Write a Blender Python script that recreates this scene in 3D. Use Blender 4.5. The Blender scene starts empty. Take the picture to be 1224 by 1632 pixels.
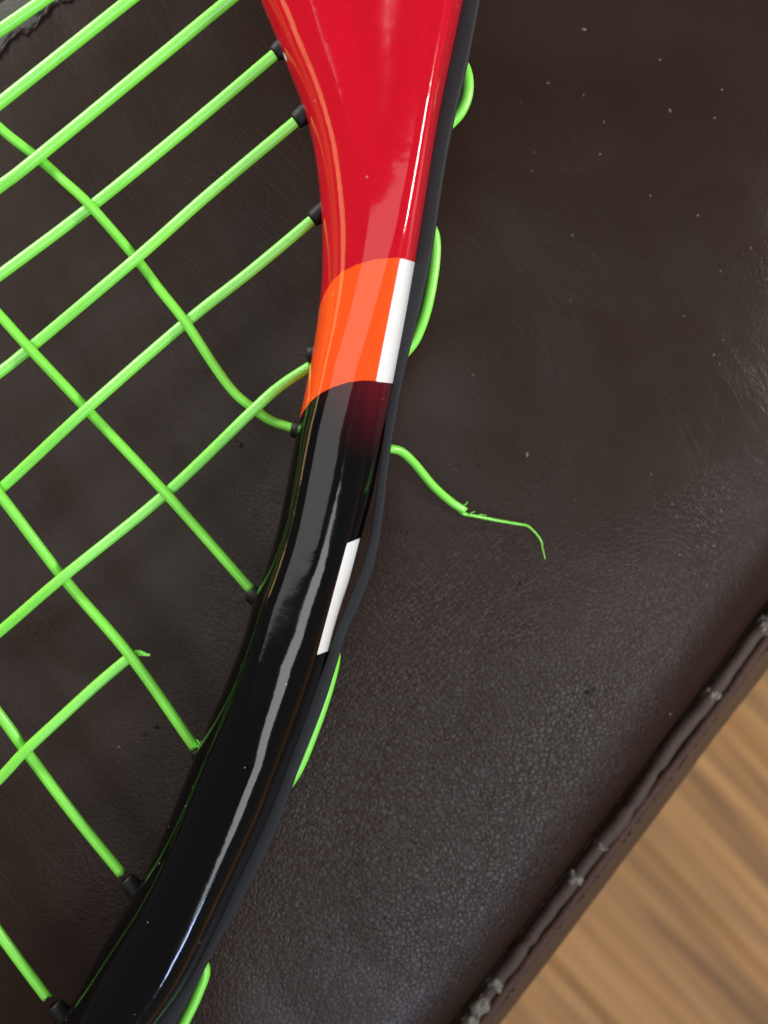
import bpy, math, random
import numpy as np
from mathutils import Vector
random.seed(4); rng = np.random.default_rng(4)
scene = bpy.context.scene
COL = scene.collection

# ---------------------------------------------------------------- camera
S = 0.000075                 # metres per photo pixel in the string plane
H = 0.12                     # lens height above the string plane
FPX = H / S
cam = bpy.data.cameras.new('camera'); camo = bpy.data.objects.new('camera', cam); COL.objects.link(camo)
camo.location = (0, 0, H)
cam.sensor_fit = 'VERTICAL'; cam.lens = 4.15
cam.sensor_height = 2 * 816 / FPX * cam.lens; cam.sensor_width = cam.sensor_height * 0.75
cam.clip_start = 0.005; cam.clip_end = 20
cam.dof.use_dof = True; cam.dof.focus_distance = H - 0.004; cam.dof.aperture_fstop = 2.1
scene.camera = camo

# ---------------------------------------------------------------- light
world = bpy.data.worlds.new('World'); scene.world = world; world.use_nodes = True
bg = world.node_tree.nodes['Background']; bg.inputs[0].default_value = (1.0, 0.95, 0.88, 1); bg.inputs[1].default_value = 0.12
def area(name, d, dist, sx, sy, L, col, target=(0, 0, 0), roll=0.0):
    l = bpy.data.lights.new(name, 'AREA'); l.shape = 'RECTANGLE'; l.size = sx; l.size_y = sy
    l.energy = L * math.pi * sx * sy; l.color = col
    o = bpy.data.objects.new(name, l); COL.objects.link(o)
    v = Vector(d).normalized() * dist + Vector(target); o.location = v
    o.rotation_euler = (Vector(target) - v).to_track_quat('-Z', 'Y').to_euler()
    o.rotation_euler.rotate_axis('Z', roll)
    return o
area('ceiling_panel_lamp', (-0.16, 0.02, 1), 1.3, 0.66, 1.0, 2.0, (1, 0.98, 0.95))
area('window_lamp', (0.22, 0.055, 0.100), 0.25, 0.05, 0.05, 66, (1.0, 0.955, 0.91))
area('left_string_fill_lamp', (-0.22, 0.23, 0.12), 0.34, 0.10, 0.07, 46, (1.0, 0.99, 0.97))  # added fill close to the racket, no known source; pales the upper-left strings
area('second_window_lamp', (0.42, -0.50, 0.74), 1.8, 0.95, 0.76, 6.0, (0.97, 0.98, 1.0))
area('sky_window_lamp', (0.30, -0.70, 0.46), 1.7, 0.22, 0.14, 42, (0.45, 0.62, 1.0))
area('tan_streak_fill_lamp', (-0.40, 0.12, 0.08), 0.42, 0.20, 0.08, 5.0, (1.0, 0.66, 0.27), (0, 0.03, 0))  # added lamp, gives the tan streak mirrored in the frame's inner rim
scene.view_settings.view_transform = 'Standard'; scene.view_settings.look = 'None'
scene.view_settings.exposure = 0.0; scene.view_settings.gamma = 1.0
scene.render.engine = 'CYCLES'
scene.cycles.use_denoising = True; scene.cycles.max_bounces = 8
scene.cycles.sample_clamp_indirect = 6

# ---------------------------------------------------------------- helpers
def W(px, py, z):
    k = (H - z) / FPX
    return np.array([(px - 612) * k, (816 - py) * k, z])
def proj(p):
    p = np.asarray(p); k = FPX / (H - p[..., 2])
    return np.stack([612 + p[..., 0] * k, 816 - p[..., 1] * k], -1)
TILT = 0.075                 # the head rests on the leather, the throat is raised
def Wp(px, py, dz=0.0):      # point in the tilted string plane (+dz)
    z = 0.0
    for _ in range(6):
        p = W(px, py, z); z = TILT * p[1] + dz
    return W(px, py, z)

def link(name, me, mats, parent=None, smooth=True):
    o = bpy.data.objects.new(name, me); COL.objects.link(o)
    for m in (mats if isinstance(mats, (list, tuple)) else [mats]): me.materials.append(m)
    if smooth: me.polygons.foreach_set('use_smooth', [True] * len(me.polygons))
    if parent is not None: o.parent = parent
    return o
def pyd(name, v, f, mats, parent=None, smooth=True):
    me = bpy.data.meshes.new(name); me.from_pydata([tuple(map(float, p)) for p in v], [], f); me.update()
    return link(name, me, mats, parent, smooth)
def empty(name, loc=(0, 0, 0)):
    o = bpy.data.objects.new(name, None); COL.objects.link(o); o.location = loc; o.empty_display_size = 0.01
    return o
def tag(o, **k):
    for a, b in k.items(): o[a] = b
    return o

def catmull(pts, n):
    pts = np.asarray(pts, float)
    P = np.vstack([2 * pts[0] - pts[1], pts, 2 * pts[-1] - pts[-2]])
    out = []
    for i in range(1, len(P) - 2):
        p0, p1, p2, p3 = P[i - 1:i + 3]
        t = np.linspace(0, 1, n, endpoint=False)[:, None]
        out.append(0.5 * ((2 * p1) + (-p0 + p2) * t + (2 * p0 - 5 * p1 + 4 * p2 - p3) * t ** 2 + (-p0 + 3 * p1 - 3 * p2 + p3) * t ** 3))
    out.append(pts[-1:]); return np.vstack(out)

def tube(pts, rad, seg=14, jag=0.0, flat=None):
    """closed tube round a 3-D polyline; rad scalar or per point; jag = raggedness of the last ring"""
    pts = np.asarray(pts, float); n = len(pts)
    rad = np.full(n, rad) if np.isscalar(rad) else np.asarray(rad, float)
    T = np.gradient(pts, axis=0); T /= np.linalg.norm(T, axis=1)[:, None] + 1e-12
    up = np.array([0, 0, 1.0]); v = []
    for i in range(n):
        s = np.cross(T[i], up); s /= np.linalg.norm(s) + 1e-12; u = np.cross(s, T[i])
        for j in range(seg):
            a = 2 * math.pi * j / seg
            off = T[i] * (jag * rng.uniform(-1, 1)) if (jag and i == n - 1) else 0
            v.append(pts[i] + rad[i] * (math.cos(a) * s + math.sin(a) * u * (flat if flat else 1)) + off)
    f = [(i * seg + j, i * seg + (j + 1) % seg, (i + 1) * seg + (j + 1) % seg, (i + 1) * seg + j) for i in range(n - 1) for j in range(seg)]
    a, b = len(v), len(v) + 1; v += [pts[0], pts[-1]]
    f += [(a, (j + 1) % seg, j) for j in range(seg)] + [(b, (n - 1) * seg + j, (n - 1) * seg + (j + 1) % seg) for j in range(seg)]
    return v, f

# ---------------------------------------------------------------- materials
class NT:
    def __init__(s, name):
        s.m = bpy.data.materials.new(name); s.m.use_nodes = True; s.t = s.m.node_tree
        s.b = s.t.nodes['Principled BSDF']
    def n(s, typ, **kw):
        nd = s.t.nodes.new('ShaderNode' + typ)
        for k, v in kw.items(): setattr(nd, k, v)
        return nd
    def l(s, a, b): s.t.links.new(a, b)
    def val(s, sock, v):
        if hasattr(v, 'node') or hasattr(v, 'is_linked'): s.l(v, sock)
        else: sock.default_value = v
    def math(s, op, a, b=0.0, clamp=False):
        nd = s.n('Math', operation=op, use_clamp=clamp); s.val(nd.inputs[0], a); s.val(nd.inputs[1], b); return nd.outputs[0]
    def mix(s, f, a, b):
        nd = s.n('Mix', data_type='RGBA'); s.val(nd.inputs[0], f); s.val(nd.inputs[6], a); s.val(nd.inputs[7], b); return nd.outputs[2]
    def noise(s, scale, detail=3, rough=0.5, vec=None, dist=0.0):
        nd = s.n('TexNoise'); nd.inputs['Scale'].default_value = scale; nd.inputs['Detail'].default_value = detail
        nd.inputs['Roughness'].default_value = rough; nd.inputs['Distortion'].default_value = dist
        if vec is not None: s.l(vec, nd.inputs['Vector'])
        return nd.outputs['Fac']
    def ramp(s, f, stops):
        nd = s.n('ValToRGB'); s.l(f, nd.inputs[0]); e = nd.color_ramp.elements
        while len(e) < len(stops): e.new(0.5)
        for q, (p, c) in zip(e, stops): q.position = p; q.color = c if len(c) == 4 else (*c, 1)
        return nd.outputs[0]
    def coord(s, which='Object', scale=(1, 1, 1), rot=(0, 0, 0)):
        t = s.n('TexCoord'); mp = s.n('Mapping'); mp.inputs['Scale'].default_value = scale; mp.inputs['Rotation'].default_value = rot
        s.l(t.outputs[which], mp.inputs['Vector']); return mp.outputs[0]
    def bump(s, h, strength, dist, prev=None):
        nd = s.n('Bump'); nd.inputs['Strength'].default_value = strength; nd.inputs['Distance'].default_value = dist
        s.l(h, nd.inputs['Height'])
        if prev is not None: s.l(prev, nd.inputs['Normal'])
        return nd.outputs[0]
    def set(s, **k):
        for a, b in k.items(): s.val(s.b.inputs[a.replace('_', ' ')], b)
        return s

# lacquered frame paint
def paint_mat():
    m = NT('lacquer_paint')
    def att(n): a = m.n('Attribute'); a.attribute_name = n; return a.outputs['Fac']
    def step(v, w=1.2): return m.math('ADD', m.math('DIVIDE', v, w), 0.5, True)
    band, black, white, fade = att('band'), att('below'), att('white'), att('fade')
    red = m.mix(m.noise(7000, 1, 0.5, m.coord()), (0.38, 0.002, 0.010, 1), (0.66, 0.006, 0.021, 1))
    blk = m.mix(fade, (0.002, 0.002, 0.0025, 1), (0.085, 0.004, 0.010, 1))
    c = m.mix(step(black), red, blk)
    c = m.mix(step(band), c, (0.86, 0.085, 0.012, 1))
    c = m.mix(step(white), c, (0.80, 0.80, 0.79, 1))
    co = m.coord()
    sp = m.math('GREATER_THAN', m.noise(1300, 0, 0.5, co), 0.865)
    c = m.mix(m.math('MULTIPLY', sp, 0.35), c, (0.5, 0.48, 0.45, 1))
    wav = m.noise(230, 2, 0.5, co); fine = m.noise(1100, 2, 0.5, co)
    b = m.bump(fine, 0.07, 0.0001, m.bump(wav, 0.085, 0.0006))
    m.set(Base_Color=c, Roughness=m.math('ADD', m.math('MULTIPLY', m.noise(170, 4, 0.65, co), 0.16), 0.02), Normal=b)
    m.b.inputs['Specular IOR Level'].default_value = 0.37; m.b.inputs['Coat Weight'].default_value = 0.08; m.b.inputs['Coat Roughness'].default_value = 0.03
    m.l(b, m.b.inputs['Coat Normal'])
    return m.m
MAT_PAINT = paint_mat()

def string_mat():
    m = NT('string_plastic'); co = m.coord()
    c = m.mix(m.noise(260, 3, 0.6, co), (0.18, 0.74, 0.045, 1), (0.25, 0.82, 0.085, 1))
    dirt = m.math('GREATER_THAN', m.noise(800, 2, 0.6, co), 0.70)
    c = m.mix(m.math('MULTIPLY', dirt, 0.25), c, (0.10, 0.35, 0.05, 1))
    m.set(Base_Color=c, Roughness=0.38, IOR=1.55, Specular_IOR_Level=0.8, Normal=m.bump(m.noise(2500, 2, 0.5, co), 0.08, 0.0001))
    m.b.inputs['Subsurface Weight'].default_value = 0.03; m.b.inputs['Subsurface Radius'].default_value = (0.3, 1.0, 0.2)
    m.b.inputs['Subsurface Scale'].default_value = 0.0004
    return m.m
MAT_STRING = string_mat()
def plain(name, col, rough, var=0.3, scale=400, bump=0.1, bdist=0.0002, spec=0.5):
    m = NT(name); co = m.coord()
    hi = tuple(min(1, x * (1 + var)) for x in col) + (1,); lo = tuple(x * (1 - var) for x in col) + (1,)
    m.set(Base_Color=m.mix(m.noise(scale, 4, 0.6, co), lo, hi), Roughness=rough, Normal=m.bump(m.noise(scale * 3, 3, 0.6, co), bump, bdist))
    m.b.inputs['Specular IOR Level'].default_value = spec
    return m.m
MAT_STRIP = plain('bumper_plastic', (0.0125, 0.0138, 0.0168), 0.66, 0.12, 300, 0.15, spec=0.35)
MAT_GROMMET = plain('grommet_plastic', (0.0045, 0.0045, 0.005), 0.55, 0.2, 500, spec=0.35)
MAT_WORN = plain('worn_backing_fabric', (0.165, 0.155, 0.135), 0.95, 0.45, 900, 0.5, 0.0004, 0.1)
MAT_SCUFF = plain('scuffed_hide', (0.105, 0.10, 0.092), 0.9, 0.35, 500, 0.5, 0.0005, 0.2)
MAT_FLAP = plain('seam_leather', (0.055, 0.026, 0.017), 0.6, 0.4, 600, 0.5, 0.0003, 0.3)

def leather_mat(name, base, rough, grain=1.0, worn=True):
    m = NT(name); co = m.coord()
    big = m.noise(22, 4, 0.55, co); mid = m.noise(120, 4, 0.6, co)
    lo = tuple(x * 0.70 for x in base) + (1,); hi = tuple(x * 1.25 for x in base) + (1,)
    c = m.mix(big, lo, hi)
    c = m.mix(m.math('MULTIPLY', m.math('GREATER_THAN', m.noise(420, 1, 0.5, co), 0.80), 0.5), c, (0.004, 0.003, 0.003, 1))
    # pebbled grain: warped voronoi cells, plus longer creases
    wv = m.n('TexNoise'); wv.inputs['Scale'].default_value = 500; wv.inputs['Detail'].default_value = 2; m.l(co, wv.inputs['Vector'])
    add = m.n('VectorMath', operation='MULTIPLY_ADD'); m.l(wv.outputs['Color'], add.inputs[0]); add.inputs[1].default_value = (0.0009,) * 3; m.l(co, add.inputs[2])
    vo = m.n('TexVoronoi', feature='DISTANCE_TO_EDGE'); vo.inputs['Scale'].default_value = 1500; m.l(add.outputs[0], vo.inputs['Vector'])
    cells = m.math('MINIMUM', vo.outputs['Distance'], 0.16)
    # the hide is pebbled where it stretches over the cushion's shoulder and rubbed smooth farther in
    ds = m.n('VectorMath', operation='DISTANCE'); m.l(co, ds.inputs[0]); ds.inputs[1].default_value = (0.004, 0.028, 0.012)
    near = m.math('SUBTRACT', 1.0, m.math('DIVIDE', ds.outputs['Value'], 0.062), True)
    patch = m.ramp(m.math('ADD', m.math('MULTIPLY', near, 0.55), m.math('MULTIPLY', m.noise(32, 3, 0.6, co), 0.6)), [(0.30, (0.07,) * 3), (0.66, (1, 1, 1))])
    cells = m.math('MULTIPLY', cells, patch)
    v2 = m.n('TexVoronoi', feature='DISTANCE_TO_EDGE'); v2.inputs['Scale'].default_value = 620; m.l(add.outputs[0], v2.inputs['Vector'])
    crack = m.math('MULTIPLY', m.math('MINIMUM', v2.outputs['Distance'], 0.10), m.math('MULTIPLY', near, m.ramp(m.noise(40, 3, 0.6, co), [(0.40, (0, 0, 0)), (0.58, (1, 1, 1))])))
    groove = m.math('MULTIPLY', m.math('SUBTRACT', 1.0, m.math('DIVIDE', m.math('MINIMUM', vo.outputs['Distance'], 0.10), 0.10)), m.math('MULTIPLY', patch, 0.45))
    c = m.mix(groove, c, tuple(x * 0.35 for x in base) + (1,))
    c0 = m.coord('Object', (1, 1, 1), (0, 0, math.radians(56)))
    cmn = m.n('Mapping'); cmn.inputs['Scale'].default_value = (80, 300, 80); m.l(c0, cmn.inputs['Vector']); cm = cmn.outputs[0]
    cr = m.n('TexNoise'); cr.inputs['Scale'].default_value = 1.0; cr.inputs['Detail'].default_value = 5; cr.inputs['Roughness'].default_value = 0.6; cr.inputs['Distortion'].default_value = 0.6
    m.l(cm, cr.inputs['Vector'])
    ridg = m.math('ABSOLUTE', m.math('SUBTRACT', cr.outputs['Fac'], 0.5))
    ridg = m.math('MULTIPLY', m.math('MINIMUM', ridg, 0.05), m.ramp(m.noise(26, 3, 0.6, co), [(0.40, (0.15,) * 3), (0.58, (1, 1, 1))]))
    b1 = m.bump(ridg, 0.15 * grain, 0.0022)
    b2 = m.bump(cells, 0.42 * grain, 0.0006, m.bump(crack, 0.30 * grain, 0.0016, b1))
    b3 = m.bump(m.noise(3200, 3, 0.6, co), 0.09 * grain, 0.0002, b2)
    r = m.math('ADD', m.math('MULTIPLY', mid, 0.16), rough - 0.08)
    m.set(Base_Color=c, Roughness=r, Normal=b3)
    m.b.inputs['Specular IOR Level'].default_value = 0.27
    return m.m
MAT_LEATHER = leather_mat('brown_leather', (0.0215, 0.0108, 0.0072), 0.33)
MAT_PIPING = leather_mat('piping_leather', (0.062, 0.043, 0.036), 0.62, 0.6)
MAT_SIDE = leather_mat('side_leather', (0.075, 0.044, 0.025), 0.6, 0.5)

def wood_mat():
    m = NT('oak_boards'); oi = m.n('ObjectInfo')
    t = m.n('TexCoord'); mp = m.n('Mapping'); m.l(t.outputs['Object'], mp.inputs['Vector'])
    mp.inputs['Scale'].default_value = (2.2, 60, 10)
    sh = m.n('VectorMath', operation='ADD'); m.l(mp.outputs[0], sh.inputs[0])
    cmb = m.n('CombineXYZ'); m.l(m.math('MULTIPLY', oi.outputs['Random'], 40), cmb.inputs[0]); m.l(m.math('MULTIPLY', oi.outputs['Random'], 17), cmb.inputs[1])
    m.l(cmb.outputs[0], sh.inputs[1])
    g = m.noise(1.0, 5, 0.55, sh.outputs[0], 1.2)
    c = m.ramp(g, [(0.28, (0.24, 0.115, 0.046)), (0.44, (0.56, 0.285, 0.100)), (0.58, (0.72, 0.39, 0.150)), (0.70, (0.60, 0.29, 0.10)), (0.8, (0.28, 0.135, 0.055))])
    sm = m.ramp(m.noise(0.7, 4, 0.6, sh.outputs[0], 2.0), [(0.36, (0.52, 0.54, 0.56)), (0.52, (1, 1, 1))])
    m2 = m.n('Mix', data_type='RGBA', blend_type='MULTIPLY'); m2.inputs[0].default_value = 1; m.l(c, m2.inputs[6]); m.l(sm, m2.inputs[7]); c = m2.outputs[2]
    tone = m.ramp(oi.outputs['Random'], [(0.0, (0.93, 0.90, 0.85)), (1.0, (1.12, 1.12, 1.10))])
    mm = m.n('Mix', data_type='RGBA', blend_type='MULTIPLY'); mm.inputs[0].default_value = 1; m.l(c, mm.inputs[6]); m.l(tone, mm.inputs[7])
    m.b.inputs['Specular IOR Level'].default_value = 0.25
    m.set(Base_Color=mm.outputs[2], Roughness=0.5, Normal=m.bump(g, 0.2, 0.001))
    return m.m
MAT_WOOD = wood_mat()

# ---------------------------------------------------------------- floor
FZ = -0.45
floor = pyd('floor', [(-1.6, -1.6, FZ - .02), (1.6, -1.6, FZ - .02), (1.6, 1.6, FZ - .02), (-1.6, 1.6, FZ - .02)], [(0, 1, 2, 3)], plain('subfloor_dark', (0.02, 0.012, 0.008), 0.9))
tag(floor, kind='structure', label='blurred honey coloured wooden floor far below the seat edge')
BW, BL = 0.083, 0.9
def board_mesh():
    x, y, h, c = BL / 2 - .0003, BW / 2 - .0003, 0.018, 0.0007
    v = [(-x, -y, 0), (x, -y, 0), (x, y, 0), (-x, y, 0), (-x, -y, h - c), (x, -y, h - c), (x, y, h - c), (-x, y, h - c),
         (-x + c, -y + c, h), (x - c, -y + c, h), (x - c, y - c, h), (-x + c, y - c, h)]
    f = [(0, 1, 5, 4), (1, 2, 6, 5), (2, 3, 7, 6), (3, 0, 4, 7), (4, 5, 9, 8), (5, 6, 10, 9), (6, 7, 11, 10), (7, 4, 8, 11), (8, 9, 10, 11)]
    me = bpy.data.meshes.new('plank'); me.from_pydata(v, [], f); me.update(); me.materials.append(MAT_WOOD); return me
BM = board_mesh(); ang = math.radians(-47)
for r in range(-9, 10):
    for q in range(-2, 3):
        lx = q * BL + (r * 0.37 % 1) * BL; ly = r * BW + 0.021
        o = bpy.data.objects.new('plank', BM); COL.objects.link(o); o.parent = floor
        o.location = (lx * math.cos(ang) - ly * math.sin(ang), lx * math.sin(ang) + ly * math.cos(ang), FZ - .018)
        o.rotation_euler = (0, 0, ang)

# ---------------------------------------------------------------- leather seat
ZT, ZE = -0.0128, -0.0226
P1, P2 = W(740, 1632, ZE), W(1224, 985, ZE)
ED = (P2 - P1); LEN = np.linalg.norm(ED); ED /= LEN; NR = np.array([ED[1], -ED[0], 0])
seat = empty('leather_seat', tuple(P1))
tag(seat, label='worn dark brown leather seat cushion with frayed piped edge, lying under the racket', category='seat')
def on_seat(s, q, z): return P1 + ED * s + NR * q + np.array([0, 0, z - ZE])
from mathutils import noise as mn
def und(x, y, sc, seed=0.0): return mn.noise(Vector((x * sc + seed, y * sc, seed * .37)))
def seat_z(s, q):
    u = min(1, max(0, (q + 0.055) / 0.055)); base = ZT - 0.0066 * u ** 2.3
    if q > -0.0105:
        w = min(1, (q + 0.0105) / 0.0096); base -= 0.0058 * (1 - math.sqrt(1 - 0.985 * w * w))
    fade = min(1, max(0, -q / 0.012))
    w = 0.0005 * und(s, q, 28, 3) + 0.00022 * und(s, q, 85, 7)
    # diagonal soft creases where the hide has been sat on
    cr = und(s * 0.6 + q * 0.8, q * 0.6 - s * 0.8, 60, 11); w += 0.00022 * (abs(cr) ** 0.7) * fade
    return base + w * fade
def axis(lo, hi, fine_lo, fine_hi, nf, nc):
    return np.concatenate([np.linspace(lo, fine_lo, nc, endpoint=False), np.linspace(fine_lo, fine_hi, nf, endpoint=False), np.linspace(fine_hi, hi, nc)])
ss = axis(-0.20, 0.32, -0.05, 0.19, 260, 30)
qq = np.concatenate([np.linspace(-0.40, -0.16, 24, endpoint=False), np.linspace(-0.16, -0.014, 170, endpoint=False), np.linspace(-0.014, -0.0006, 70)])
v = []; 
for s in ss:
    for q in qq: v.append(on_seat(s, q, seat_z(s, q)) - P1)
nq = len(qq); f = [(i * nq + j, i * nq + j + 1, (i + 1) * nq + j + 1, (i + 1) * nq + j) for i in range(len(ss) - 1) for j in range(nq - 1)]
f = [t[::-1] for t in f]
pyd('seat_top', v, f, MAT_LEATHER, seat)
# piping cord along the seam, with dents and frayed places
def pip(s): return on_seat(s, 0.0005 * und(s, 0, 90, 2) + 0.00018 * und(s, 0, 330, 5), ZE + 0.0004 + 0.0003 * und(s, 1, 90, 4))
sp = np.linspace(-0.19, 0.31, 700)
rr = [0.00098 + 0.00022 * und(s, 5, 130, 6) + 0.00012 * und(s, 2, 500, 8) for s in sp]
def s_at(px, py): p = W(px, py, ZE); return float(np.dot(p - P1, ED))
for bx, by in ((1045, 1230), (838, 1503), (1000, 1283)):      # creases in the cord
    c = s_at(bx, by); rr = [r * (1 - 0.28 * math.exp(-((s - c) / 0.0006) ** 2)) for r, s in zip(rr, sp)]
v, f = tube([pip(s) - P1 for s in sp], rr, 14); pyd('piping', v, f, MAT_PIPING, seat)
v, f = tube([on_seat(s, 0.0020 + 0.00025 * und(s, 9, 80, 3), ZE - 0.0007 + 0.0002 * und(s, 9, 200, 3)) - P1 for s in sp],
            [0.00082 + 0.00022 * und(s, 3, 260, 9) for s in sp], 10); pyd('seam_flap', v, f, MAT_FLAP, seat)
# side of the cushion: bulges out, then drops to the floor
prof = [(0.0006, -0.0014), (0.0016, -0.0019), (0.0028, -0.0022), (0.0040, -0.0029), (0.0052, -0.0040), (0.0063, -0.0056), (0.0071, -0.0078), (0.0074, -0.0110), (0.0070, -0.020), (0.004, -0.05), (0.0, -0.12), (0.0, FZ - ZE + 0.002)]
prof = catmull(prof, 5); s2 = np.linspace(-0.2, 0.32, 240); v = []
for s in s2:
    for q, z in prof: v.append(on_seat(s, q + 0.00025 * und(s, z, 60, 12) + 0.00012 * und(s, z * 3, 300, 1), ZE + z) - P1)
n = len(prof); f = [(i * n + j, (i + 1) * n + j, (i + 1) * n + j + 1, i * n + j + 1) for i in range(len(s2) - 1) for j in range(n - 1)]
f = [t[::-1] for t in f]
pyd('side_panel', v, f, MAT_SIDE, seat)
# frayed grey patches on the piping
def blob(c, ax, rx, ry, rz, n=18, m=10, jag=0.3):
    ax = np.array(ax); sd = np.cross(ax, [0, 0, 1.0]); v = []
    for i in range(m):
        a = math.pi * (i + .5) / m
        for j in range(n):
            b = 2 * math.pi * j / n
            dq = c * 2300 + np.array([math.cos(a) * 2, math.sin(a) * math.cos(b) * 2, math.sin(a) * math.sin(b) * 2])
            k = 1 + jag * (1.6 * mn.noise(Vector(dq)) + 1.0 * mn.noise(Vector(dq * 2.7)) + 0.35 * rng.uniform(-1, 1))
            v.append(c + ax * rx * math.cos(a) * k + sd * ry * math.sin(a) * math.cos(b) * k + np.array([0, 0, rz * math.sin(a) * math.sin(b) * k]))
    f = [(i * n + j, i * n + (j + 1) % n, (i + 1) * n + (j + 1) % n, (i + 1) * n + j) for i in range(m - 1) for j in range(n)]
    a, b = len(v), len(v) + 1; v += [c + ax * rx, c - ax * rx]
    f += [(a, (j + 1) % n, j) for j in range(n)] + [(b, (m - 1) * n + j, (m - 1) * n + (j + 1) % n) for j in range(n)]
    return v, f
for px, py, l in ((1222, 996, .0015), (1141, 1113, .0014), (966, 1352, .0009), (926, 1406, .0012), (790, 1568, .0012), (764, 1600, .0020), (746, 1625, .0016)):
    s = s_at(px, py); big = 0.00107 if l > .001 else 0.00102
    v, f = blob(pip(s) + np.array([0, 0, 0.00008]) - P1, ED, l, big, big, 30, 20, jag=0.26)
    pyd('frayed_patch', v, f, MAT_WORN, seat)
# ragged thread line where the seam flap is sewn down
tv = []; tf = []
for s in np.arange(-0.06, 0.20, 0.00062):
    c = on_seat(s, 0.0030 + rng.uniform(-.0002, .0002), ZE - 0.00155) - P1; d = ED * 0.00034 + NR * rng.uniform(-.00022, .00022)
    vv_, ff_ = tube([c - d, c + np.array([0, 0, .0002]), c + d], [.00008, .00019 * rng.uniform(.5, 1.4), .00006], 6); o_ = len(tv)
    tv += vv_; tf += [tuple(i + o_ for i in t) for t in ff_]
th_ = pyd('seam_thread', tv, tf, plain('dark_thread', (0.012, 0.007, 0.005), 0.9), seat); th_['kind'] = 'stuff'
# scuffed strip with a torn lip at the far corner, beneath the strings
def flat_patch(outline, zoff, name, mat, mids=2):
    c = np.mean(outline, 0); v = []; n = len(outline)
    for k in (1.0, 0.8, 0.4):
        for p in outline:
            w = W(*(c + (p - c) * k), ZT); sq = w - P1; s, q = sq @ ED, sq @ NR
            v.append(on_seat(s, q, seat_z(s, q) + (zoff if k < 1 else -0.0001)) - P1)
    f = [(r * n + i, r * n + (i + 1) % n, (r + 1) * n + (i + 1) % n, (r + 1) * n + i) for r in range(2) for i in range(n)] + [tuple(range(2 * n, 3 * n))]
    return pyd(name, v, [t[::-1] for t in f], mat, seat)
top = [np.array([-90 + t * 230, 60 - t * 150.]) for t in np.linspace(0, 1, 30)]
bot = [np.array([-90 + t * 230, 150 - t * 185. + 7 * math.sin(t * 23) + rng.uniform(-4, 4)]) for t in np.linspace(1, 0, 50)]
flat_patch(top + bot, 0.00015, 'scuffed_patch', MAT_SCUFF)
lip = [np.array([-90 + t * 230, 153 - t * 185. + 7 * math.sin(t * 23) + rng.uniform(-4, 4)]) for t in np.linspace(0, 1, 60)]
lp = []
for p in lip:
    w = W(p[0], p[1], ZT); sq = w - P1; s, q = sq @ ED, sq @ NR; lp.append(on_seat(s, q, seat_z(s, q) + 0.0001) - P1)
v, f = tube(lp, [0.00022 * rng.uniform(.3, 1.5) for _ in lp], 8); pyd('torn_lip', v, f, MAT_LEATHER, seat)

# ---------------------------------------------------------------- racket frame
A = [(320, -230), (375, -100), (415, 0), (440, 60), (455, 100), (475, 150), (491, 200), (502, 250), (508, 300), (512, 350), (513, 400), (512, 450), (507, 500), (500, 550), (491, 600), (481, 650),
     (470, 700), (455, 780), (440, 850), (421, 910), (406, 950), (392, 1000), (361, 1085), (324, 1170), (290, 1255), (272, 1300), (227, 1400), (168, 1500), (114, 1600), (40, 1730), (-40, 1860), (-130, 1990)]
B = [(800, -230), (770, -100), (744, 0), (721, 100), (699, 200), (682, 300), (665, 400), (647, 500), (626, 610), (618, 650), (608, 700), (594, 780), (577, 850), (564, 900), (547, 950), (532, 1000),
     (522, 1040), (503, 1100), (478, 1170), (452, 1240), (428, 1300), (382, 1400), (335, 1500), (302, 1560), (250, 1632), (185, 1730), (105, 1830), (20, 1930), (-60, 2030)]
E = [(800, -230), (770, -100), (744, 0), (721, 100), (699, 200), (682, 300), (665, 400), (647, 500), (626, 610), (618, 650), (610, 700), (600, 780), (591, 850), (579, 900), (559, 950), (539, 1000),
     (524, 1040), (503, 1100), (478, 1170), (452, 1240), (428, 1300), (382, 1400), (335, 1500), (302, 1560), (250, 1632), (185, 1730), (105, 1830), (20, 1930), (-60, 2030)]
D = [(826, -230), (796, -100), (769, 0), (750, 100), (724, 200), (705, 300), (690, 400), (668, 500), (643, 600), (635, 650), (625, 700), (615, 780), (607, 850), (597, 900), (580, 950), (556, 1000),
     (543, 1035), (525, 1100), (498, 1170), (467, 1250), (452, 1300), (405, 1400), (349, 1500), (322, 1555), (280, 1632), (216, 1730), (140, 1830), (55, 1930), (-25, 2030)]
A, B, E, D = (catmull(x, 40) for x in (A, B, E, D))
ys = np.arange(-200, 1900, 5.0)
def at_y(c, y): return np.interp(y, c[:, 1], c[:, 0])
mid = np.stack([(at_y(A, ys) + at_y(D, ys)) / 2, ys], 1)
ker = np.ones(31) / 31
pad = np.vstack([mid[0] + (mid[1] - mid[0]) * np.arange(-15, 0)[:, None], mid, mid[-1] + (mid[-1] - mid[-2]) * np.arange(1, 16)[:, None]])
mid = np.stack([np.convolve(pad[:, k], ker, 'valid') for k in (0, 1)], 1)
tan = np.gradient(mid, axis=0); tan /= np.linalg.norm(tan, axis=1)[:, None]
tk = np.ones(21) / 21; tp = np.vstack([np.repeat(tan[:1], 10, 0), tan, np.repeat(tan[-1:], 10, 0)])
tan = np.stack([np.convolve(tp[:, k], tk, 'valid') for k in (0, 1)], 1); tan /= np.linalg.norm(tan, axis=1)[:, None]
nrm = np.stack([tan[:, 1], -tan[:, 0]], 1)                       # towards the outside
def cut(c, i):
    d = (c - mid[i]) @ tan[i]; lat = (c - mid[i]) @ nrm[i]
    k = np.where(np.diff(np.sign(d)) != 0)[0]
    k = k[np.argmin(np.abs(lat[k]))]; t = d[k] / (d[k] - d[k + 1]); return lat[k] * (1 - t) + lat[k + 1] * t
NS = len(mid)
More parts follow.
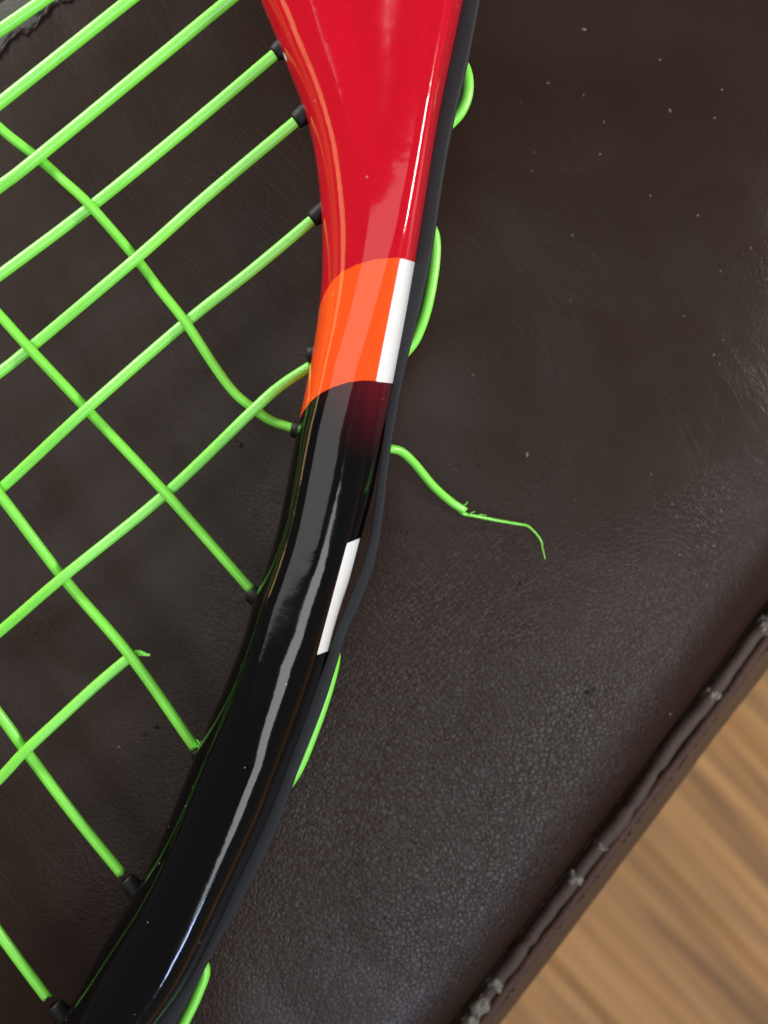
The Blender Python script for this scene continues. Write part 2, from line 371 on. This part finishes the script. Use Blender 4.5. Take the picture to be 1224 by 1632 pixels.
def smooth(x, n=9):
    p = np.concatenate([np.repeat(x[:1], n // 2), x, np.repeat(x[-1:], n // 2)]); return np.convolve(p, np.ones(n) / n, 'valid')
ca, cb, ce, cd = (smooth(np.array([cut(c, i) for i in range(NS)])) for c in (A, B, E, D))
NP = 128
th = np.linspace(0, 2 * np.pi, NP, endpoint=False)
def sup(t, ex, ez): c, s_ = np.cos(t), np.sin(t); return np.sign(c) * np.abs(c) ** (2 / ex), np.sign(s_) * np.abs(s_) ** (2 / ez)
X0, Z0 = sup(th, 2.3, 2.25)
X1, Z1 = sup(th, 3.3, 2.25)
X2, Z2 = sup(th, 2.2, 2.25)
XL, XU, XD = np.where(X0 > 0, 0, X0), np.where(X0 > 0, X1, 0), np.where(X0 > 0, X2, 0)
KY = [(-300, .42), (200, .42), (300, .36), (400, .28), (500, .08), (600, -.12), (700, -.20), (1050, -.20), (1190, .18), (2100, .22)]
DEP = 0.0085
ZB = 0.0024                                                      # upper edge of the bumper strip
verts = np.zeros((NS, NP, 3)); XB = np.zeros(NS); WID = np.zeros(NS); CEN = np.zeros((NS, 3)); NW = np.zeros((NS, 3))
for i in range(NS):
    nw = np.array([nrm[i][0], -nrm[i][1], TILT * -nrm[i][1]]); nw[2] = TILT * nw[1]; nw /= np.linalg.norm(nw)
    c0, wd = (ca[i] + cb[i]) / 2, (cb[i] - ca[i]) / 2 * S
    y = mid[i][1]; u = min(1, max(0, (400 - y) / 420.)); u = u * u * (3 - 2 * u)
    Z = Z0 * DEP
    kd = min(1, max(0, (y - 1000) / 150)); X0 = XL + XU * (1 - kd) + XD * kd
    kap = np.interp(y, [a for a, _ in KY], [b for _, b in KY])
    Xs = X0 + np.where(Z0 > 0, kap * (1 - X0 ** 2) * np.clip(Z0, 0, 1), 0)
    dip = np.where(Z0 > 0, np.exp(-((Xs + 0.04) / 0.40) ** 2) * np.clip(Z0, 0, 1), 0)
    Z = Z - 0.0027 * u * dip
    xB = np.interp(ZB / DEP, Z0[:NP // 4], Xs[:NP // 4])
    for _ in range(12):
        C = Wp(*(mid[i] + nrm[i] * c0)); P = C + nw * (wd * Xs)[:, None] + np.array([0, 0, 1.]) * Z[:, None]
        lat = (proj(P) - mid[i]) @ nrm[i]; pb = (proj(C + nw * wd * xB + np.array([0, 0, ZB])) - mid[i]) @ nrm[i]
        ea, eb = ca[i] - lat.min(), cb[i] - pb
        c0 += (ea + eb) / 2; wd += (eb - ea) / 2 * S * 0.9
    verts[i] = P; XB[i] = xB; WID[i] = wd; CEN[i] = C; NW[i] = nw
vv = verts.reshape(-1, 3)
f = [(i * NP + j, i * NP + (j + 1) % NP, (i + 1) * NP + (j + 1) % NP, (i + 1) * NP + j) for i in range(NS - 1) for j in range(NP)]
f += [tuple(range(NP))[::-1], tuple((NS - 1) * NP + j for j in range(NP))]
racket = empty('racket', (0, 0, 0))
tag(racket, label='glossy red, orange and black racket head strung with neon green string, one string snapped', category='racket')
frame = pyd('frame', vv, f, MAT_PAINT, racket)
# paint layout as signed distances carried by the mesh
pp = proj(vv)
def line_y(pts, x): pts = np.array(pts); return np.interp(x, pts[:, 0], pts[:, 1])
ytop = line_y([(440, 620), (495, 540), (508, 492), (518, 466), (530, 447), (545, 433), (570, 421), (600, 413), (635, 410.5), (660, 418), (690, 430)], pp[:, 0])
ybot = line_y([(460, 700), (477, 668), (484, 655), (495, 640), (510, 627), (530, 617), (555, 609), (580, 606), (600, 607), (625, 610), (660, 617)], pp[:, 0])
band = np.minimum(pp[:, 1] - ytop, ybot - pp[:, 1])
def quad(poly, p):
    d = np.full(len(p), 1e9); n = len(poly)
    for i in range(n):
        a, b = np.array(poly[i], float), np.array(poly[(i + 1) % n], float); e = (b - a) / np.linalg.norm(b - a)
        d = np.minimum(d, (p - a) @ np.array([-e[1], e[0]]))
    return d
up = (np.tile(Z0, NS) > -0.1)
white = np.maximum(quad([(638, 411), (672, 421), (636, 612), (599, 608)], pp), quad([(553, 866), (574, 857.5), (527, 1036), (505, 1044)], pp))
white = np.maximum(white, quad([(448, 82), (453, 84), (459, 98), (455, 97)], pp))
white = np.where(up, white, -50)
fade = np.clip((735 - (pp[:, 1]) - 0.0) / 120, 0, 1) * np.clip((pp[:, 0] - 520 + (700 - pp[:, 1]) * .25) / 95, 0, 1)
for nme, arr in (('band', np.clip(band, -60, 60)), ('below', np.clip(pp[:, 1] - ybot, -60, 60)), ('white', np.clip(white, -60, 60)), ('fade', fade)):
    a = frame.data.attributes.new(nme, 'FLOAT', 'POINT'); a.data.foreach_set('value', arr.astype(np.float32))

# bumper strip on the outer face (bowed away from the frame about half way down)
ring = [(0.0, 1.0), (0.86, 1.0), (0.96, 0.93), (1.0, 0.78), (1.0, -0.78), (0.96, -0.93), (0.86, -1.0), (0.0, -1.0)]
sv = []; SO = np.zeros((NS, 3))
inn = np.zeros(NS); out = np.zeros(NS)
for i in range(NS):
    a = XB[i] * WID[i] - 0.00005; b = a + 0.0015
    Zv = np.array([0, 0, 1.])
    for _ in range(12):
        pin = (proj(CEN[i] + NW[i] * a + Zv * (ZB + .0001)) - mid[i]) @ nrm[i]; a += (ce[i] - pin) * S * 0.9 if ce[i] - cb[i] > 0.8 else 0
        P = np.array([CEN[i] + NW[i] * (a + (b - a) * x) + Zv * ZB * z for x, z in ring])
        b += (cd[i] - ((proj(P) - mid[i]) @ nrm[i]).max()) * S * 0.9
    inn[i], out[i] = a, max(b, a + 0.0005)
inn, out = smooth(inn, 7), smooth(out, 15)
for i in range(NS):
    for x, z in ring: sv.append(CEN[i] + NW[i] * (inn[i] + (out[i] - inn[i]) * x) + np.array([0, 0, 1.]) * (ZB + .0001) * z)
    SO[i] = CEN[i] + NW[i] * out[i]
n = len(ring); f = [(i * n + j, i * n + (j + 1) % n, (i + 1) * n + (j + 1) % n, (i + 1) * n + j) for i in range(NS - 1) for j in range(n)]
f += [tuple(range(n))[::-1], tuple((NS - 1) * n + j for j in range(n))]
st = pyd('bumper_strip', sv, f, MAT_STRIP, racket)
bv = st.modifiers.new('round', 'BEVEL'); bv.width = 0.00015; bv.segments = 2; bv.limit_method = 'ANGLE'

# ---------------------------------------------------------------- strings
R = 0.00064
mains = [[(-90, 108), (0, 48), (75, -4), (200, -92)],
         [(-90, 236), (0, 164), (206, 0), (330, -98)],
         [(-90, 366), (0, 297), (62, 249), (365, 0), (412, -38)],
         [(-90, 503), (0, 438), (144, 330), (300, 203), (441, 84)],
         [(-90, 660), (0, 593), (45, 557), (217, 412), (330, 312), (473, 192)],
         [(-90, 852), (0, 780), (138, 652), (296, 514), (400, 432), (502, 347)],
         [(-90, 1078), (0, 1006), (100, 920), (265, 786), (405, 652), (450, 613), (496, 583)],
         [(-90, 1330), (0, 1240), (40, 1197), (100, 1141), (150, 1095), (191, 1060), (211, 1044)]]
cross = [[(-90, 118), (0, 204), (62, 253), (100, 287), (144, 328), (217, 412), (255, 462), (296, 514), (345, 588), (375, 627), (405, 652), (432, 670), (470, 684)],
         [(-90, 405), (0, 503), (45, 553), (138, 652), (265, 787), (400, 940)],
         [(-90, 680), (0, 789), (100, 920), (208, 1046), (311, 1192)],
         [(-90, 1020), (0, 1140), (40, 1195), (115, 1295), (193, 1391)],
         [(-90, 1360), (0, 1489), (75, 1590)]]
# crossings: (main, cross, px, py, +1 when the main lies on top)
X = [(2, 0, 62, 252, 1), (3, 0, 144, 329, -1), (4, 0, 217, 412, 1), (5, 0, 296, 514, -1), (6, 0, 405, 652, 1),
     (4, 1, 45, 556, -1), (5, 1, 138, 652, 1), (6, 1, 265, 786, -1), (5, 2, -10, 779, -1), (6, 2, 100, 920, 1), (7, 2, 207, 1046, -1), (7, 3, 40, 1195, 1), (6, 3, -70, 1050, -1), (3, 1, -60, 440, 1)]
def weave(pts, ev):
    c = catmull(pts, 24)
    d = np.concatenate([[0], np.cumsum(np.linalg.norm(np.diff(c, axis=0), axis=1))])
    n = max(20, int(d[-1] / 5)); dd = np.linspace(0, d[-1], n)
    c = np.stack([np.interp(dd, d, c[:, k]) for k in (0, 1)], 1)
    z = np.zeros(n)
    if ev:
        kx = []; kz = []
        for px, py, sg in ev:
            k = np.argmin(np.hypot(c[:, 0] - px, c[:, 1] - py)); kx.append(dd[k]); kz.append(sg * R * 1.0)
        o = np.argsort(kx); kx = np.array(kx)[o]; kz = np.array(kz)[o]
        kx = np.concatenate([[kx[0] - 130], kx, [kx[-1] + 90]]); kz = np.concatenate([[0], kz, [0]])
        for q in range(len(kx) - 1):
            mk = (dd >= kx[q]) & (dd <= kx[q + 1]); t = (dd[mk] - kx[q]) / (kx[q + 1] - kx[q]); t = t * t * (3 - 2 * t)
            z[mk] = kz[q] * (1 - t) + kz[q + 1] * t
    return np.array([Wp(p[0], p[1], h) for p, h in zip(c, z)])
def add_string(name, pts, ev, r=R, jag=0.0, **kw):
    v, f = tube(weave(pts, ev), r, 16, jag); o = pyd(name, v, f, MAT_STRING, racket)
    for k, val in kw.items(): o[k] = val
    return o
for k, p in enumerate(mains):
    ev = [(x, y, s) for m, c, x, y, s in X if m == k]
    add_string('string', p, ev, R * (1.06 if k < 3 else 1.0), 0.0002 if k == 7 else 0, **({'label': 'snapped green string with a ragged end'} if k == 7 else {}))
for k, p in enumerate(cross):
    ev = [(x, y, -s) for m, c, x, y, s in X if c == k]
    add_string('string', p, ev, R * (0.9, 0.95, 1, 1, 1)[k], 0.00025 if k > 2 else 0)
# ragged splinter at the snapped end of the string
def ribbon(name, pts, widths, mat, parent, dz=0.0, thick=0.0003, plane=True):
    c = catmull([(*p, w) for p, w in zip(pts, widths)], 8); n = len(c); T = np.gradient(c[:, :2], axis=0); T /= np.linalg.norm(T, axis=1)[:, None]
    v = []
    for i in range(n):
        nn = np.array([-T[i][1], T[i][0]]); h = c[i, 2] / 2 + (rng.uniform(-.8, .8) if 0 < i else 0)
        dzz = dz[min(i * len(dz) // n, len(dz) - 1)] if isinstance(dz, (list, tuple)) else dz
        for sgn, zz in ((-1, 0), (1, 0), (1, -thick), (-1, -thick)): v.append(Wp(*(c[i, :2] + nn * h * sgn), dzz + zz))
    f = [(i * 4 + j, i * 4 + (j + 1) % 4, i * 4 + 4 + (j + 1) % 4, i * 4 + 4 + j) for i in range(n - 1) for j in range(4)] + [(3, 2, 1, 0), tuple((n - 1) * 4 + j for j in range(4))]
    return pyd(name, v, f, mat, parent, smooth=False)
ribbon('string_splinter', [(203, 1052), (213, 1043), (224, 1041), (232, 1043), (239, 1044)], [13, 13, 8, 6, 2.5], MAT_STRING, racket, -0.0006)
ribbon('string_splinter', [(206, 1049), (211, 1042), (217, 1040)], [6, 5, 2], MAT_STRING, racket, -0.0003)
ribbon('string_splinter', [(313, 1178), (318, 1186), (316, 1194)], [1.5, 2.5, 1.2], MAT_STRING, racket, 0.0006)
ribbon('string_splinter', [(311, 1190), (317, 1188), (324, 1180)], [2, 2, 1], MAT_STRING, racket, 0.0008)

# loops of string outside the bumper strip, running from one grommet to the next
def loop(pts, dz, r=R, name='string_loop'):
    c = catmull(pts, 14)
    P = np.array([Wp(p[0], p[1], dz) for p in c])
    v, f = tube(P, r, 16); return pyd(name, v, f, MAT_STRING, racket)
loop([(728, 96), (740, 106), (746, 128), (744, 155), (733, 180), (716, 199)], 0.0002)
loop([(676, 352), (690, 368), (694, 396), (690, 440), (679, 495), (662, 540), (642, 566)], 0.0002)
loop([(520, 1020), (534, 1040), (529, 1075), (516, 1120), (499, 1168), (478, 1220), (456, 1256)], 0.0)
loop([(310, 1520), (327, 1545), (316, 1582), (296, 1625), (262, 1690), (225, 1740)], 0.0)
loop([(765, -118), (775, -100), (772, -60), (762, -30), (748, -12)], 0.0002)

# snapped string end hanging out over the leather, drawn to a thin tail
b_pts = [(600, 714, -.0004), (622, 715, -.0006), (640, 720, -.0014), (660, 738, -.0028), (690, 774, -.0052), (718, 799, -.0072), (739, 813, -.0082)]
c = catmull(b_pts, 10); P = np.array([W(*p) for p in c])
v, f = tube(P, np.linspace(R * 0.86, R * 0.80, len(P)), 16, 0.0003); snapped = pyd('snapped_string_end', v, f, MAT_STRING, racket)
snapped['label'] = 'snapped string end sticking out beside the frame with a thin curled tail'
t_pts = [(731, 812, -.0084), (740, 819, -.0086), (760, 823, -.0096), (790, 829, -.0108), (825, 835, -.0116), (840, 838, -.0118), (852, 848, -.0119), (862, 862, -.0119), (865, 876, -.0121), (869, 891, -.0121)]
c = catmull(t_pts, 8); P = np.array([W(*p) for p in c])
rad = np.interp(np.linspace(0, 1, len(P)), [0, .15, .5, .75, 1], [.00030, .00021, .00017, .00012, .00006])
v, f = tube(P, rad, 8); pyd('string_tail', v, f, MAT_STRING, snapped)
for a, b, cc in (((738, 806), (743, 803), (745, 799)), ((748, 821), (752, 817), (757, 815)), ((760, 822), (768, 820), (775, 822))):
    P = np.array([W(*q, -.0085) for q in (a, b, cc)]); v, f = tube(catmull(P, 4), np.linspace(.00010, .00004, 9), 6); pyd('string_fibre', v, f, MAT_STRING, snapped)

# ---------------------------------------------------------------- grommets on the inner face
def lathe(prof, org, ax, seg=18):
    ax = np.array(ax, float); ax /= np.linalg.norm(ax); s_ = np.cross(ax, [0, 0, 1.]); s_ /= np.linalg.norm(s_); u = np.cross(s_, ax); v = []
    for x, r in prof:
        for j in range(seg):
            a = 2 * math.pi * j / seg; v.append(org + ax * x + r * (math.cos(a) * s_ + math.sin(a) * u))
    n = len(prof); f = [(i * seg + j, i * seg + (j + 1) % seg, (i + 1) * seg + (j + 1) % seg, (i + 1) * seg + j) for i in range(n - 1) for j in range(seg)]
    return v, f
GP = [(0.0028, 0.00118), (0.0006, 0.00116), (-0.0001, 0.00110), (-0.0006, 0.00098), (-0.00085, 0.00082), (-0.00085, 0.00068), (-0.0004, 0.00066)]
for px, py, dx, dy, sc, dz in ((413, -38, .77, -.64, 1, 0), (441, 84, .77, -.64, 1.05, 0), (474, 191, .77, -.64, 1.05, 0), (500, 348, .77, -.64, 1.0, 0), (494, 566, .9, -.15, 1.15, .0006),
                           (469, 684, .95, .2, 1.05, 0), (400, 946, .8, .45, 1.15, -.0003), (314, 1198, .6, .75, 1.0, -.0002), (203, 1403, .6, .75, 1.1, 0), (88, 1604, .6, .75, 1.15, 0)):
    o = Wp(px, py, dz); d = Wp(px + dx * 20, py + dy * 20, dz) - o
    v, f = lathe([(x * .9 + .0004, r * sc * .92) for x, r in GP], o, d); pyd('grommet', v, f, MAT_GROMMET, racket)

# ---------------------------------------------------------------- specks on the hide
def specks(name, spots, mat, label):
    V = []; F = []
    for px, py, r in spots:
        w = W(px, py, ZT); sq = w - P1; s, q = sq @ ED, sq @ NR
        c = on_seat(s, q, seat_z(s, q) + r * 0.25 * S); a = rng.uniform(0, 6.28)
        v, f = blob(c, (math.cos(a), math.sin(a), 0), r * S * rng.uniform(.7, 1.3), r * S * .7, r * S * .45, 7, 4, 0.25)
        o = len(V); V += v; F += [tuple(i + o for i in t) for t in f]
    o = pyd(name, V, F, mat); tag(o, kind='stuff', label=label); return o
lt = [(930, 49, 3), (1066, 178, 3.2), (1149, 145, 2.6), (873, 133, 2.6), (929, 153, 2.2), (961, 196, 2.6), (955, 247, 2.8), (848, 272, 2.4), (1051, 97, 2.6), (1137, 190, 2.6), (1112, 343, 2.4), (1150, 431, 2.2), (912, 375, 2.2), (1198, 394, 2.4),
      (1036, 312, 2.2), (840, 724, 3.6), (1042, 755, 2.6), (1077, 803, 2.4), (1142, 563, 2.6), (1157, 540, 2.6), (1152, 578, 2.2), (753, 598, 2.2), (367, 1495, 2.2), (475, 1405, 2.6), (422, 1511, 1.8), (1093, 502, 2), (1092, 1155, 2.4), (190, 1190, 3)]
lt += [(rng.uniform(640, 1150), rng.uniform(30, 1000), rng.uniform(0.9, 1.6)) for _ in range(16)]
specks('dust', lt, plain('pale_dust', (0.14, 0.125, 0.11), 0.9), 'pale dust specks scattered over the brown leather')
dk = [(383, 709, 6), (376, 702, 3), (832, 931, 5), (840, 926, 3), (826, 941, 3), (945, 1110, 6), (955, 1106, 4), (248, 1157, 6), (230, 1170, 4), (40, 1000, 4), (55, 1006, 4), (733, 742, 3), (763, 743, 3.4), (835, 831, 3), (649, 848, 3), (60, 992, 3), (885, 1146, 3), (915, 1148, 3)]
specks('grit', dk, plain('dark_grit', (0.008, 0.006, 0.006), 0.7), 'dark grit lodged in the leather grain')
